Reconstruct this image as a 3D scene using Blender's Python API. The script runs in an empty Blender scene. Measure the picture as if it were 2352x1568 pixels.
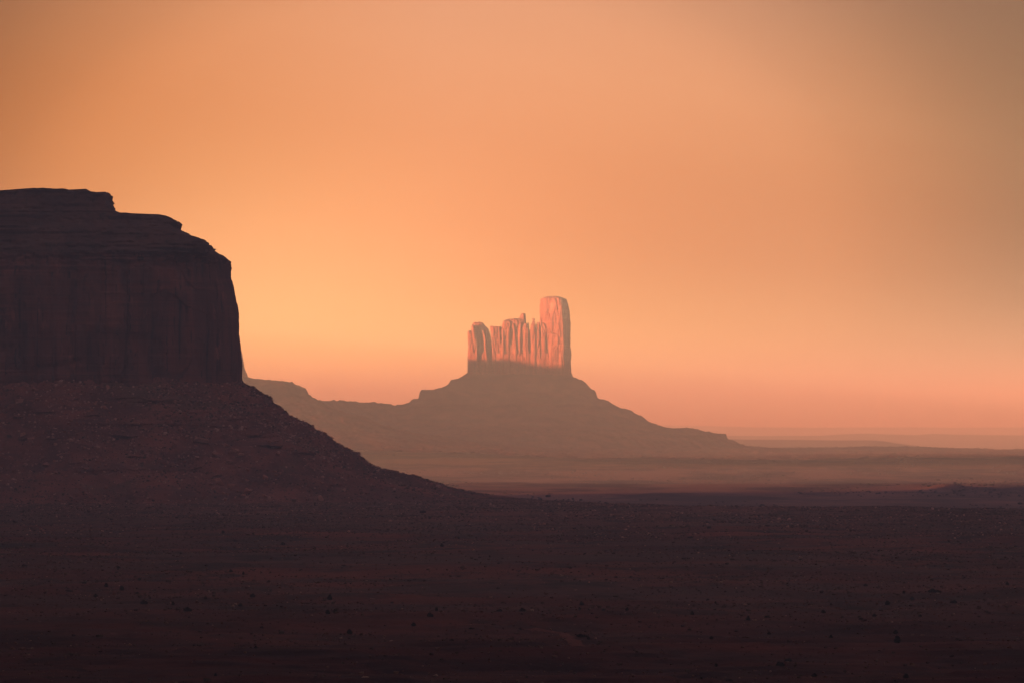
import bpy, math, random
import numpy as np
from mathutils import Vector

random.seed(7)
RNG = np.random.default_rng(7)
SC = bpy.context.scene
COL = SC.collection

# ---------------------------------------------------------------- camera
EYE = 80.0                                   # the overlook stands 80 m above the plain
cam = bpy.data.cameras.new('camera')
cam.sensor_width = 36.0
cam.lens = 3643.0 * 36.0 / 1024.0            # a long telephoto
cam.shift_y = 81.0 / 1024.0
cam.clip_start = 1.0
cam.clip_end = 200000.0
cam_o = bpy.data.objects.new('camera', cam)
cam_o.location = (0, 0, EYE)
cam_o.rotation_euler = (math.radians(90), 0, 0)
COL.objects.link(cam_o)
SC.camera = cam_o

# ---------------------------------------------------------------- sun, sky, exposure
SUN_AZ = 230.0                               # compass direction of the sun from +Y, clockwise: behind the camera, to the left
SUN_EL = 3.5
TANEL = math.tan(math.radians(SUN_EL))
LX, LY = math.sin(math.radians(SUN_AZ - 180)), math.cos(math.radians(SUN_AZ - 180))   # the way the light travels
sun = bpy.data.lights.new('sun', 'SUN')
sun.energy = 4.75
sun.angle = math.radians(0.8)
sun.color = (1.0, 0.52, 0.26)
sun_o = bpy.data.objects.new('sun', sun)
sun_o.rotation_euler = Vector((LX, LY, -TANEL)).to_track_quat('-Z', 'Y').to_euler()
COL.objects.link(sun_o)

SC.view_settings.view_transform = 'Standard'
SC.view_settings.look = 'None'
SC.view_settings.gamma = 1.0
SC.view_settings.use_curve_mapping = False
SC.view_settings.exposure = 1.43
SC.cycles.volume_bounces = 0
SC.cycles.diffuse_bounces = 0
SC.cycles.max_bounces = 6
SC.cycles.use_denoising = True
SC.render.film_transparent = False
SC.render.filter_size = 1.1

K = (1024.0 / 2352.0) / 3643.0               # radians per unit of the tracing grid (2352 wide), used for traced outlines
HZ = 970.0                                   # row of the eye level in that grid

world = bpy.data.worlds.new('World')
SC.world = world
world.use_nodes = True
wn, wl = world.node_tree.nodes, world.node_tree.links
wn.clear()


def wmath(op, a, b=None, c=None):
    n = wn.new('ShaderNodeMath'); n.operation = op
    for i, v in enumerate((a, b, c)):
        if v is None: continue
        if isinstance(v, (int, float)): n.inputs[i].default_value = v
        else: wl.new(v, n.inputs[i])
    return n.outputs[0]


def ramp_node(nodes, stops, interp='LINEAR'):
    r = nodes.new('ShaderNodeValToRGB')
    cr = r.color_ramp
    cr.interpolation = interp
    while len(cr.elements) < len(stops): cr.elements.new(0.5)
    for e, (p, c) in zip(cr.elements, stops):
        e.position = p; e.color = (*c, 1)
    return r


w_out = wn.new('ShaderNodeOutputWorld')
sky = wn.new('ShaderNodeTexSky')
sky.sky_type = 'NISHITA'
sky.sun_disc = False
sky.sun_elevation = math.radians(SUN_EL)
sky.sun_rotation = math.radians(SUN_AZ)
sky.altitude = 1600
sky.air_density = 1.0
sky.dust_density = 2.0
bg_sky = wn.new('ShaderNodeBackground'); bg_sky.inputs['Strength'].default_value = 0.05
tint = wn.new('ShaderNodeMix'); tint.data_type = 'RGBA'; tint.blend_type = 'MULTIPLY'; tint.inputs[0].default_value = 1.0
tint.inputs[7].default_value = (0.46, 0.39, 0.51, 1)         # a dusty, rosy dusk
wl.new(sky.outputs[0], tint.inputs[6]); wl.new(tint.outputs[2], bg_sky.inputs['Color'])
tc = wn.new('ShaderNodeTexCoord')
sep = wn.new('ShaderNodeSeparateXYZ'); wl.new(tc.outputs['Generated'], sep.inputs[0])
az = wmath('ARCTAN2', sep.outputs[0], sep.outputs[1])        # 0 = +Y, positive to +X
el = wmath('ARCSINE', sep.outputs[2])
# the dusk glow that stands over the horizon, widest around az0, el0, paler higher up
AZ0, EL0 = (1000 - 1176) * K, (HZ - 620) * K
qx = wmath('DIVIDE', wmath('SUBTRACT', az, AZ0), 1350 * K)
qy = wmath('DIVIDE', wmath('SUBTRACT', el, EL0), 950 * K)
q = wmath('SQRT', wmath('ADD', wmath('MULTIPLY', qx, qx), wmath('MULTIPLY', qy, qy)))
q3 = wmath('MULTIPLY', q, 1 / 3.0)
SKY_STOPS = [(0.0, 0.48), (0.045, 0.465), (0.12, 0.395), (0.217, 0.32), (0.255, 0.275), (0.33, 0.105), (0.40, 0.062), (0.6, 0.045), (0.8, 0.02), (1.0, 0.0)]  # the steep outer drop also takes in the lens vignette's dim corners
rampA = ramp_node(wn, [(p, (v, v, v)) for p, v in SKY_STOPS], 'B_SPLINE'); wl.new(q3, rampA.inputs[0])
hi = wmath('DIVIDE', el, HZ * K); hi.node.use_clamp = True
SKY_LOW, SKY_HIGH = (1.0, 0.345, 0.075), (1.0, 0.435, 0.205)
tone = wn.new('ShaderNodeMix'); tone.data_type = 'RGBA'
tone.inputs[6].default_value = (*SKY_LOW, 1); tone.inputs[7].default_value = (*SKY_HIGH, 1)
across = wmath('DIVIDE', wmath('ADD', az, 1176 * K), 1000 * K); across.node.use_clamp = True
across2 = wmath('DIVIDE', wmath('SUBTRACT', 1500 * K, az), 900 * K); across2.node.use_clamp = True
across = wmath('MULTIPLY', across, across2)
wl.new(wmath('MULTIPLY', hi, across), tone.inputs[0])
bg_glow = wn.new('ShaderNodeBackground')
wl.new(tone.outputs[2], bg_glow.inputs['Color']); wl.new(rampA.outputs[0], bg_glow.inputs['Strength'])
# the brighter yellow core low beside the mesa
gx = wmath('DIVIDE', wmath('SUBTRACT', az, (560 - 1176) * K), 480 * K)
gy = wmath('DIVIDE', wmath('SUBTRACT', el, (HZ - 770) * K), 330 * K)
gq = wmath('MULTIPLY', wmath('ADD', wmath('MULTIPLY', gx, gx), wmath('MULTIPLY', gy, gy)), -1.0)
gg = wmath('EXPONENT', gq)
CORE = (0.20, 0.17, 0.075)
# light pooling along the horizon behind the dust
bx_ = wmath('DIVIDE', wmath('SUBTRACT', az, (750 - 1176) * K), 1150 * K)
by_ = wmath('DIVIDE', el, 0.025)
bb_ = wmath('EXPONENT', wmath('MULTIPLY', wmath('ADD', wmath('MULTIPLY', bx_, bx_), wmath('MULTIPLY', by_, by_)), -1.0))
bg_low = wn.new('ShaderNodeBackground'); bg_low.inputs['Color'].default_value = (0.60, 0.60, 0.13, 1)
wl.new(bb_, bg_low.inputs['Strength'])
a4 = wn.new('ShaderNodeAddShader')
bg_core = wn.new('ShaderNodeBackground'); bg_core.inputs['Color'].default_value = (*CORE, 1)
wl.new(gg, bg_core.inputs['Strength'])
# the blue of the upper sky gives way to the glow towards the horizon
up = wmath('DIVIDE', wmath('SUBTRACT', el, 0.07), 0.30); up.node.use_clamp = True
wl.new(wmath('MULTIPLY', up, 0.05), bg_sky.inputs['Strength'])
# a rosy fill light added as a belt around the sky, above the picture
bq = wmath('DIVIDE', wmath('SUBTRACT', el, 0.42), 0.17)
belt = wmath('EXPONENT', wmath('MULTIPLY', wmath('MULTIPLY', bq, bq), -1.0))
bg_belt = wn.new('ShaderNodeBackground'); bg_belt.inputs['Color'].default_value = (0.155, 0.070, 0.070, 1)
wl.new(belt, bg_belt.inputs['Strength'])
a3 = wn.new('ShaderNodeAddShader')
a1 = wn.new('ShaderNodeAddShader'); a2 = wn.new('ShaderNodeAddShader')
wl.new(bg_sky.outputs[0], a1.inputs[0]); wl.new(bg_glow.outputs[0], a1.inputs[1])
wl.new(a1.outputs[0], a2.inputs[0]); wl.new(bg_core.outputs[0], a2.inputs[1])
wl.new(a2.outputs[0], a3.inputs[0]); wl.new(bg_belt.outputs[0], a3.inputs[1])
wl.new(a3.outputs[0], a4.inputs[0]); wl.new(bg_low.outputs[0], a4.inputs[1])
wl.new(a4.outputs[0], w_out.inputs['Surface'])

# ---------------------------------------------------------------- helpers
HAZE_DENSITY = 0.00013


def px_x(px, Y): return (np.asarray(px, float) - 1176.0) * K * Y
def py_z(py, Y): return EYE + (HZ - np.asarray(py, float)) * K * Y


def sstep(a, b, v):
    t = np.clip((np.asarray(v, float) - a) / (b - a), 0, 1)
    return t * t * (3 - 2 * t)


def _hash(i, j, k, seed):
    h = (i.astype(np.uint32) * np.uint32(374761393)) ^ (j.astype(np.uint32) * np.uint32(668265263)) ^ \
        (k.astype(np.uint32) * np.uint32(2147483647 - 58)) ^ np.uint32((seed * 362437 + 1013904223) & 0xffffffff)
    h = (h ^ (h >> np.uint32(13))) * np.uint32(1274126177)
    h = (h ^ (h >> np.uint32(16))) * np.uint32(2246822519)
    h ^= h >> np.uint32(15)
    return h.astype(np.float64) / 4294967295.0


def vnoise(x, y, z=0.0, seed=0):
    x, y, z = np.broadcast_arrays(np.asarray(x, float), np.asarray(y, float), np.asarray(z, float))
    fx, fy, fz = np.floor(x), np.floor(y), np.floor(z)
    i, j, k = fx.astype(np.int64), fy.astype(np.int64), fz.astype(np.int64)
    u, v, w = x - fx, y - fy, z - fz
    u = u * u * (3 - 2 * u); v = v * v * (3 - 2 * v); w = w * w * (3 - 2 * w)
    r = 0
    for di in (0, 1):
        for dj in (0, 1):
            for dk in (0, 1):
                wt = (u if di else 1 - u) * (v if dj else 1 - v) * (w if dk else 1 - w)
                r = r + wt * _hash(i + di, j + dj, k + dk, seed)
    return r * 2 - 1


def fbm(x, y, z=0.0, seed=0, octaves=4, gain=0.5):
    s, a, f, n = 0, 1.0, 1.0, 0
    for o in range(octaves):
        s = s + a * vnoise(np.asarray(x) * f, np.asarray(y) * f, np.asarray(z) * f, seed + o * 17)
        n += a; a *= gain; f *= 2.03
    return s / n


def mesh_from(name, verts, faces, smooth=True):
    """verts (n,3); faces: list of int arrays, each (m,k)."""
    me = bpy.data.meshes.new(name)
    verts = np.asarray(verts, np.float32)
    me.vertices.add(len(verts)); me.vertices.foreach_set('co', verts.ravel())
    faces = [np.asarray(f, np.int32) for f in faces if len(f)]
    loops = np.concatenate([f.ravel() for f in faces])
    tot = np.concatenate([np.full(len(f), f.shape[1], np.int32) for f in faces])
    start = np.concatenate([[0], np.cumsum(tot)[:-1]]).astype(np.int32)
    me.loops.add(len(loops)); me.loops.foreach_set('vertex_index', loops)
    me.polygons.add(len(tot)); me.polygons.foreach_set('loop_start', start)
    me.polygons.foreach_set('use_smooth', np.full(len(tot), smooth, bool))
    me.update(calc_edges=True); me.validate()
    return me


def grid_faces(nr, nc, wrap=False, flip=False):
    r = np.arange(nr - 1)[:, None]; c = np.arange(nc if wrap else nc - 1)[None, :]
    c2 = (c + 1) % nc
    f = np.stack([r * nc + c, r * nc + c2, (r + 1) * nc + c2, (r + 1) * nc + c], -1).reshape(-1, 4)
    return f[:, ::-1] if flip else f


def link(name, me, mat, parent=None, loc=(0, 0, 0)):
    o = bpy.data.objects.new(name, me)
    o.location = loc
    if mat is not None and not me.materials: me.materials.append(mat)
    if parent is not None: o.parent = parent
    COL.objects.link(o)
    return o


def tag(o, label=None, cat=None, group=None, kind=None):
    if label: o['label'] = label
    if cat: o['category'] = cat
    if group: o['group'] = group
    if kind: o['kind'] = kind
    return o


def thing(name, loc, label, cat, group=None):
    o = bpy.data.objects.new(name, None)
    o.location = loc; o.empty_display_size = 20
    COL.objects.link(o)
    return tag(o, label, cat, group)


# ---------------------------------------------------------------- materials
class NT:
    def __init__(self, name):
        self.m = bpy.data.materials.new(name); self.m.use_nodes = True
        self.n, self.l = self.m.node_tree.nodes, self.m.node_tree.links
        self.n.clear()
        self.out = self.n.new('ShaderNodeOutputMaterial')
        self.b = self.n.new('ShaderNodeBsdfPrincipled')
        self.l.new(self.b.outputs[0], self.out.inputs['Surface'])
        self.b.inputs['Roughness'].default_value = 0.95
        self.b.inputs['Specular IOR Level'].default_value = 0.1
        self.pos = self.n.new('ShaderNodeNewGeometry').outputs['Position']

    def noise(self, scale, detail=4, rough=0.55, vec=None, distort=0.0):
        mp = self.n.new('ShaderNodeVectorMath'); mp.operation = 'MULTIPLY'
        self.l.new(vec or self.pos, mp.inputs[0])
        mp.inputs[1].default_value = scale if isinstance(scale, tuple) else (scale,) * 3
        t = self.n.new('ShaderNodeTexNoise')
        t.inputs['Scale'].default_value = 1.0
        t.inputs['Detail'].default_value = detail
        t.inputs['Roughness'].default_value = rough
        t.inputs['Distortion'].default_value = distort
        self.l.new(mp.outputs[0], t.inputs['Vector'])
        return t.outputs['Fac']

    def ramp(self, fac, stops, interp='LINEAR'):
        r = ramp_node(self.n, stops, interp); self.l.new(fac, r.inputs[0]); return r.outputs[0]

    def mix(self, fac, a, b, mode='MIX'):
        m = self.n.new('ShaderNodeMix'); m.data_type = 'RGBA'; m.blend_type = mode
        if isinstance(fac, (int, float)): m.inputs[0].default_value = fac
        else: self.l.new(fac, m.inputs[0])
        for i, v in ((6, a), (7, b)):
            if isinstance(v, tuple): m.inputs[i].default_value = (*v, 1)
            else: self.l.new(v, m.inputs[i])
        return m.outputs[2]

    def val(self, fac, lo, hi):
        r = self.n.new('ShaderNodeMapRange'); r.inputs['From Min'].default_value = lo; r.inputs['From Max'].default_value = hi
        self.l.new(fac, r.inputs['Value']); return r.outputs[0]

    def bump(self, height, dist, strength=1.0, prev=None):
        b = self.n.new('ShaderNodeBump'); b.inputs['Distance'].default_value = dist; b.inputs['Strength'].default_value = strength
        self.l.new(height, b.inputs['Height'])
        if prev is not None: self.l.new(prev, b.inputs['Normal'])
        return b.outputs[0]

    def done(self, color, normal=None):
        if isinstance(color, tuple): self.b.inputs['Base Color'].default_value = (*color, 1)
        else: self.l.new(color, self.b.inputs['Base Color'])
        if normal is not None: self.l.new(normal, self.b.inputs['Normal'])
        return self.m


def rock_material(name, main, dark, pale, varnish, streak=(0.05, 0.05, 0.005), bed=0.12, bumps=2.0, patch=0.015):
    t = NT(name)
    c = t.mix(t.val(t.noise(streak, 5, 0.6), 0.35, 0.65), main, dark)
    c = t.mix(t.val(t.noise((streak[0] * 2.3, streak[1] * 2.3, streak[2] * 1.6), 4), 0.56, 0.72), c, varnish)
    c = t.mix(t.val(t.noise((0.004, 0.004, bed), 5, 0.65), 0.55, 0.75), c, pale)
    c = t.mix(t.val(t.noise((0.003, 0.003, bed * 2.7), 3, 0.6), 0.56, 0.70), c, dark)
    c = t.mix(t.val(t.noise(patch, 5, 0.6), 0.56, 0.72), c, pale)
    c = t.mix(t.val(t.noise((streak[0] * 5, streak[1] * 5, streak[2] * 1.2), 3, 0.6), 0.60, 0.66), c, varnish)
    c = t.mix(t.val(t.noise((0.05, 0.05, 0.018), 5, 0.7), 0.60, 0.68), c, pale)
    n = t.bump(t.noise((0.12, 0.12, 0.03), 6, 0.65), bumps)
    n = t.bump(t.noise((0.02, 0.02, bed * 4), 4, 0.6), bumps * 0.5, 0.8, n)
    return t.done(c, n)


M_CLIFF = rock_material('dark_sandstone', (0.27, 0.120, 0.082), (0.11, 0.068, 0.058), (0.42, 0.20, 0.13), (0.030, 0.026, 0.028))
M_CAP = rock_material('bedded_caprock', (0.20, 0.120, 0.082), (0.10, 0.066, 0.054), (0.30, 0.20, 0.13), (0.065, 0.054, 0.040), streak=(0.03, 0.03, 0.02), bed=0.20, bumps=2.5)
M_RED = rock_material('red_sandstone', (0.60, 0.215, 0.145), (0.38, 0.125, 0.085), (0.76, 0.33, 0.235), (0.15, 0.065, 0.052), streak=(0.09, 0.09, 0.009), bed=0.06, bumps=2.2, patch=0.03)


def talus_material(name, soil, dark, pale, green, bed):
    t = NT(name)
    c = t.mix(t.val(t.noise(0.02, 5, 0.6), 0.38, 0.62), soil, dark)
    c = t.mix(t.val(t.noise(0.012, 4, 0.6), 0.55, 0.68), c, green)
    c = t.mix(t.val(t.noise((0.006, 0.006, bed), 4, 0.6), 0.58, 0.72), c, dark)
    c = t.mix(t.val(t.noise(0.17, 4, 0.7), 0.60, 0.70), c, pale)
    c = t.mix(t.val(t.noise(0.23, 3, 0.7), 0.60, 0.68), c, (dark[0] * 0.5, dark[1] * 0.55, dark[2] * 0.6))
    n = t.bump(t.noise(0.15, 6, 0.7), 3.0)
    n = t.bump(t.noise((0.03, 0.03, bed * 2), 4, 0.6), 2.0, 0.7, n)
    return t.done(c, n)


M_TALUS = talus_material('rubble_slope', (0.44, 0.195, 0.122), (0.19, 0.095, 0.068), (0.62, 0.36, 0.24), (0.23, 0.165, 0.092), 0.10)
M_FAR_TALUS = talus_material('far_rubble_slope', (0.34, 0.17, 0.115), (0.13, 0.075, 0.060), (0.48, 0.29, 0.20), (0.20, 0.145, 0.09), 0.045)


def ground_material():
    t = NT('desert_ground')
    red, red_d, grey, olive = (0.22, 0.082, 0.045), (0.105, 0.044, 0.028), (0.135, 0.092, 0.066), (0.045, 0.040, 0.026)
    c = t.mix(t.val(t.noise(0.006, 5, 0.6), 0.40, 0.60), red, red_d)
    c = t.mix(t.val(t.noise((0.004, 0.010, 0.01), 5, 0.65), 0.46, 0.60), c, grey)
    c = t.mix(t.val(t.noise((0.014, 0.012, 0.01), 6, 0.75), 0.50, 0.60), c, olive)
    c = t.mix(t.val(t.noise((0.0025, 0.006, 0.01), 5, 0.6), 0.60, 0.68), c, (0.28, 0.095, 0.05))
    c = t.mix(t.val(t.noise((0.0009, 0.0022, 0.01), 6, 0.65), 0.53, 0.62), c, (0.11, 0.080, 0.056))
    c = t.mix(t.val(t.noise(0.35, 3, 0.7), 0.60, 0.70), c, (0.065, 0.050, 0.036))
    c = t.mix(t.val(t.noise((0.21, 0.16, 0.2), 2, 0.7), 0.68, 0.74), c, (0.36, 0.24, 0.17))
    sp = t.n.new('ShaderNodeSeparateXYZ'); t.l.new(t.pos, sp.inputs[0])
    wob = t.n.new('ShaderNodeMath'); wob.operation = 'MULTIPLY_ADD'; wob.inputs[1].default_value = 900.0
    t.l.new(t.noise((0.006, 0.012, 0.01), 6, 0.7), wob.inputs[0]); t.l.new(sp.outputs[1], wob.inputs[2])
    slab = t.val(wob.outputs[0], 2250, 1650)               # red bedrock in the nearest ground, painted darker to carry the lens vignette
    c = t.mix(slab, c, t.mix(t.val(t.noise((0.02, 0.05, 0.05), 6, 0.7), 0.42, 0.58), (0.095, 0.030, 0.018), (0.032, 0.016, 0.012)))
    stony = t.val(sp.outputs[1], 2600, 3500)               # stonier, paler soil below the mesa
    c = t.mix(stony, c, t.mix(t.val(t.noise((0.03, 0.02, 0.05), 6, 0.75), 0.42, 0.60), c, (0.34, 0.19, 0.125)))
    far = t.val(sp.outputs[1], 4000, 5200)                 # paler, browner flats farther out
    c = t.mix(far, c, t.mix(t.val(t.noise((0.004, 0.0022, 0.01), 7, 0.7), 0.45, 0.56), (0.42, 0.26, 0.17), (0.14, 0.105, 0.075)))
    n = t.bump(t.noise(0.25, 5, 0.7), 1.0)
    n = t.bump(t.noise(0.03, 4, 0.6), 4.0, 0.6, n)
    return t.done(c, n)


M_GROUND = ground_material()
_t = NT('distant_hills')
M_HILLS = _t.done(_t.mix(_t.noise(0.002, 4), (0.26, 0.13, 0.09), (0.16, 0.10, 0.075)))


def island_material(name, stops, spread=None):
    t = NT(name)
    g = t.n.new('ShaderNodeNewGeometry')
    c = t.ramp(g.outputs['Random Per Island'], stops, 'CONSTANT')
    return t.done(c)


M_SAGE = island_material('sagebrush', [(0.0, (0.10, 0.085, 0.052)), (0.3, (0.15, 0.11, 0.070)), (0.55, (0.19, 0.12, 0.076)), (0.80, (0.06, 0.046, 0.031)),
                                      (0.90, (0.22, 0.17, 0.105)), (0.97, (0.40, 0.31, 0.20))])
M_RUBBLE = island_material('rubble', [(0.0, (0.40, 0.21, 0.14)), (0.35, (0.55, 0.34, 0.24)), (0.6, (0.30, 0.16, 0.11)), (0.75, (0.72, 0.52, 0.38))])
_t = NT('juniper_leaves')
M_BUSH = _t.done(_t.mix(_t.val(_t.noise(0.9, 3), 0.35, 0.65), (0.022, 0.028, 0.016), (0.05, 0.056, 0.03)))
_t = NT('boulder_rock')
_c = _t.mix(_t.val(_t.noise(0.25, 5, 0.65), 0.35, 0.65), (0.62, 0.34, 0.23), (0.42, 0.21, 0.14))
M_BOULDER = _t.done(_c, _t.bump(_t.noise(0.5, 5, 0.65), 0.8))
_t = NT('pale_boulder_rock')
_c = _t.mix(_t.val(_t.noise(0.25, 5, 0.65), 0.35, 0.65), (0.80, 0.52, 0.36), (0.60, 0.36, 0.24))
M_PALE = _t.done(_c, _t.bump(_t.noise(0.5, 5, 0.65), 0.8))

# ---------------------------------------------------------------- ground
CREST = np.array([(-600, 1135), (0, 1140), (560, 1143), (1160, 1142), (1320, 1150), (1450, 1157), (1600, 1161), (1900, 1163), (2352, 1166), (2900, 1168)], float)
FAR_EDGE = np.array([(-800, 1026), (1500, 1027), (1720, 1028), (2120, 1028.5), (2156, 1034.5), (2352, 1031.5), (3000, 1030)], float)


def ground_z(x, y):
    x = np.asarray(x, float); y = np.asarray(y, float)
    r = np.hypot(x, y)
    ys = np.maximum(y, 50.0)
    px = np.clip(1176 + x / ys / K, -800, 3200)
    yc = EYE / ((np.interp(px, CREST[:, 0], CREST[:, 1]) - HZ) * K)
    z = -27 * sstep(0, 420, y - yc)
    z = z - 13 * sstep(0, 260, y - 6350 - 260 * fbm(x / 500, 3.1, 0, 5, 3))
    z = z + 40 * sstep(7000, 10000, y)
    yf = EYE / ((np.interp(px, FAR_EDGE[:, 0], FAR_EDGE[:, 1]) - HZ) * K)
    z = z - 70 * sstep(-30, 500, y - yf)
    near = 1 - sstep(3200, 4200, y)
    z = z + near * (2.6 * fbm(x / 170, y / 170, 0, 11, 3) + 1.3 * fbm(x / 38, y / 38, 0, 12, 3)) - 0.3
    # low eroded ledges of the foreground
    n = fbm(x / 160, y / 70, 0, 21, 4)
    led = np.floor(n * 5) + sstep(0.75, 1.0, n * 5 - np.floor(n * 5))
    z = z + near * led * 0.9 * (1 - sstep(1250, 2100, y)) + near * led * 0.25
    mid = sstep(4200, 5200, y) * (1 - sstep(10500, 11000, y))
    z = z + mid * (3.0 * fbm(x / 420, y / 420, 0, 31, 4))
    # the low dark mound out on the plain, right of the castle
    z = z + 8 * np.exp(-((x - 705) / 38) ** 2 - ((y - 5900) / 90) ** 2)
    # dry washes
    for wx, wy, wl_, ww, dep in ((-330, 2560, 100, 16, 3.0), (-300, 2370, 110, 12, 3.0), (-330, 2240, 95, 14, 3.2), (-20, 3160, 55, 16, 2.6), (130, 1335, 65, 8, 2.2), (330, 1560, 60, 9, 2.0)):
        z = z - dep * np.exp(-((x - wx) / wl_) ** 4 - ((y - wy - 0.08 * (x - wx)) / ww) ** 2)
    # the overlook itself, under the camera
    z = z + 60 * sstep(430, 60, r)
    return z


def build_ground():
    a_in = np.radians(np.linspace(-11.5, 11.5, 760))
    side = np.radians(np.linspace(11.5, 180, 60))[1:]
    ang = np.concatenate([-side[::-1][1:], a_in, side])            # one full turn
    r1 = np.geomspace(8, 1000, 60)
    r2 = np.geomspace(1000, 12500, 1000)[1:]
    r3 = np.geomspace(12500, 45000, 40)[1:]
    r = np.concatenate([r1, r2, r3])
    R, A = np.meshgrid(r, ang, indexing='ij')
    X, Y = R * np.sin(A), R * np.cos(A)
    Z = ground_z(X, Y)
    nr, nc = R.shape
    V = np.concatenate([np.stack([X, Y, Z], -1).reshape(-1, 3), [[0, 0, float(ground_z(0.0, 0.0))]]])
    c = np.arange(nc)
    fan = np.stack([np.full(nc, nr * nc), (c + 1) % nc, c], -1)
    me = mesh_from('ground', V, [grid_faces(nr, nc, True, True), fan])
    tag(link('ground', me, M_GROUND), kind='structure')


build_ground()


def on_plain(px, py):
    Y = EYE / ((py - HZ) * K)
    for _ in range(12):
        X = float(px_x(px, Y)); Y = (EYE - float(ground_z(X, Y))) / ((py - HZ) * K)
    return float(px_x(px, Y)), Y


def build_path():
    pts = [on_plain(a, b) for a, b in ((1210, 1447), (1236, 1446.5), (1270, 1448), (1295, 1454), (1306, 1463), (1307, 1474), (1330, 1484))]
    pts = np.array(pts); t = np.linspace(0, len(pts) - 1, 60)
    cx, cy = np.interp(t, np.arange(len(pts)), pts[:, 0]), np.interp(t, np.arange(len(pts)), pts[:, 1])
    tx, ty = np.gradient(cx), np.gradient(cy); L = np.hypot(tx, ty)
    w = (2.4 + 0.8 * fbm(t / 3, 0.5, 0, 91, 2))
    rows = []
    for k in (-1, -0.5, 0, 0.5, 1):
        X, Y = cx - ty / L * w * k, cy + tx / L * w * k
        rows.append(np.stack([X, Y, ground_z(X, Y) + 0.35 - 0.28 * abs(k)], -1))
    V = np.stack(rows)
    t_ = NT('pale_sand'); m = t_.done(t_.mix(t_.noise(0.4, 4), (0.20, 0.080, 0.047), (0.13, 0.054, 0.033)))
    tag(link('path', mesh_from('path', V.reshape(-1, 3), [grid_faces(5, 60, flip=True)]), m), kind='structure')


build_path()

# ---------------------------------------------------------------- distant hills
def build_hills(trace, Y, depth, seed, floor=-80, x_wide=1.35):
    tr = np.array(trace, float)
    px = np.linspace(-700, 3000, 700)
    py = np.interp(px, tr[:, 0], tr[:, 1])
    x = px_x(px, Y)
    crest = py_z(py, Y) + 5 * fbm(x / 700, 0.3, 0, seed, 4)
    v = np.linspace(-1, 1, 31)
    prof = np.maximum(0, 1 - np.abs(v) ** 1.2)
    Z = floor + (crest[None, :] - floor) * prof[:, None]
    wob = 0.25 * depth * fbm(x / 1500, 1.7, 0, seed + 3, 3)
    Yy = Y + v[:, None] * depth + wob[None, :] * (1 - np.abs(v))[:, None]
    Z = Z + 6 * fbm(x[None, :] / 300, Yy / 300, 0, seed + 5, 3) * (np.abs(v) > 0.05)[:, None] * prof[:, None]
    X = np.broadcast_to(x[None, :], Z.shape)
    me = mesh_from('hills', np.stack([X, Yy, Z], -1).reshape(-1, 3), [grid_faces(*Z.shape)])
    tag(link('hills', me, M_HILLS), kind='structure')


build_hills([(1500, 1006), (1680, 1008), (2000, 1009), (2030, 1012), (2060, 1017), (2117, 1024), (2155, 1034), (2300, 1040), (3000, 1040)], 15500, 1200, 41)
build_hills([(-700, 996), (1500, 998), (1680, 999.5), (1880, 1000), (1930, 997), (1992, 995), (2039, 997), (2117, 998), (2148, 995.5), (2200, 997), (2352, 998.5), (3000, 999)], 22000, 2000, 43)
build_hills([(-700, 974), (1500, 976.5), (1617, 977.5), (1715, 980), (1900, 980.5), (2090, 979.8), (2210, 981), (2352, 980.5), (3000, 980)], 33000, 3500, 47)


# ---------------------------------------------------------------- lofted rock
def even_theta(n_exp, rx, ry, count, w_front=4.0):
    th = np.linspace(-np.pi, np.pi, 8001)
    c, s = np.cos(th), np.sin(th)
    x = rx * np.sign(c) * np.abs(c) ** (2 / n_exp); y = ry * np.sign(s) * np.abs(s) ** (2 / n_exp)
    seg = np.hypot(np.diff(x), np.diff(y))
    w = np.where((s[1:] < 0.25), w_front, 1.0)
    L = np.concatenate([[0], np.cumsum(seg * w)])
    return np.interp(np.linspace(0, L[-1], count, endpoint=False), L, th)


def outline(th, n_exp, cx, cy, rr, rl, rf, rb):
    """superellipse rings; th and n_exp may vary by level, cx..rb are per-level columns (m,1)."""
    th = np.atleast_2d(th)
    c, s = np.cos(th), np.sin(th)
    ex = np.sign(c) * np.abs(c) ** (2 / n_exp); ey = np.sign(s) * np.abs(s) ** (2 / n_exp)
    x = cx + ex * np.where(c > 0, rr, rl)
    y = cy + ey * np.where(s > 0, rb, rf)
    nx, ny = np.sign(c) * np.abs(c) ** (2 - 2 / n_exp), np.sign(s) * np.abs(s) ** (2 - 2 / n_exp)
    L = np.hypot(nx, ny) + 1e-9
    x = x - 0.12 * np.maximum(y - 4030, 0)                        # the right-hand wall runs back to the left
    return x, y, nx / L, ny / L


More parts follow.
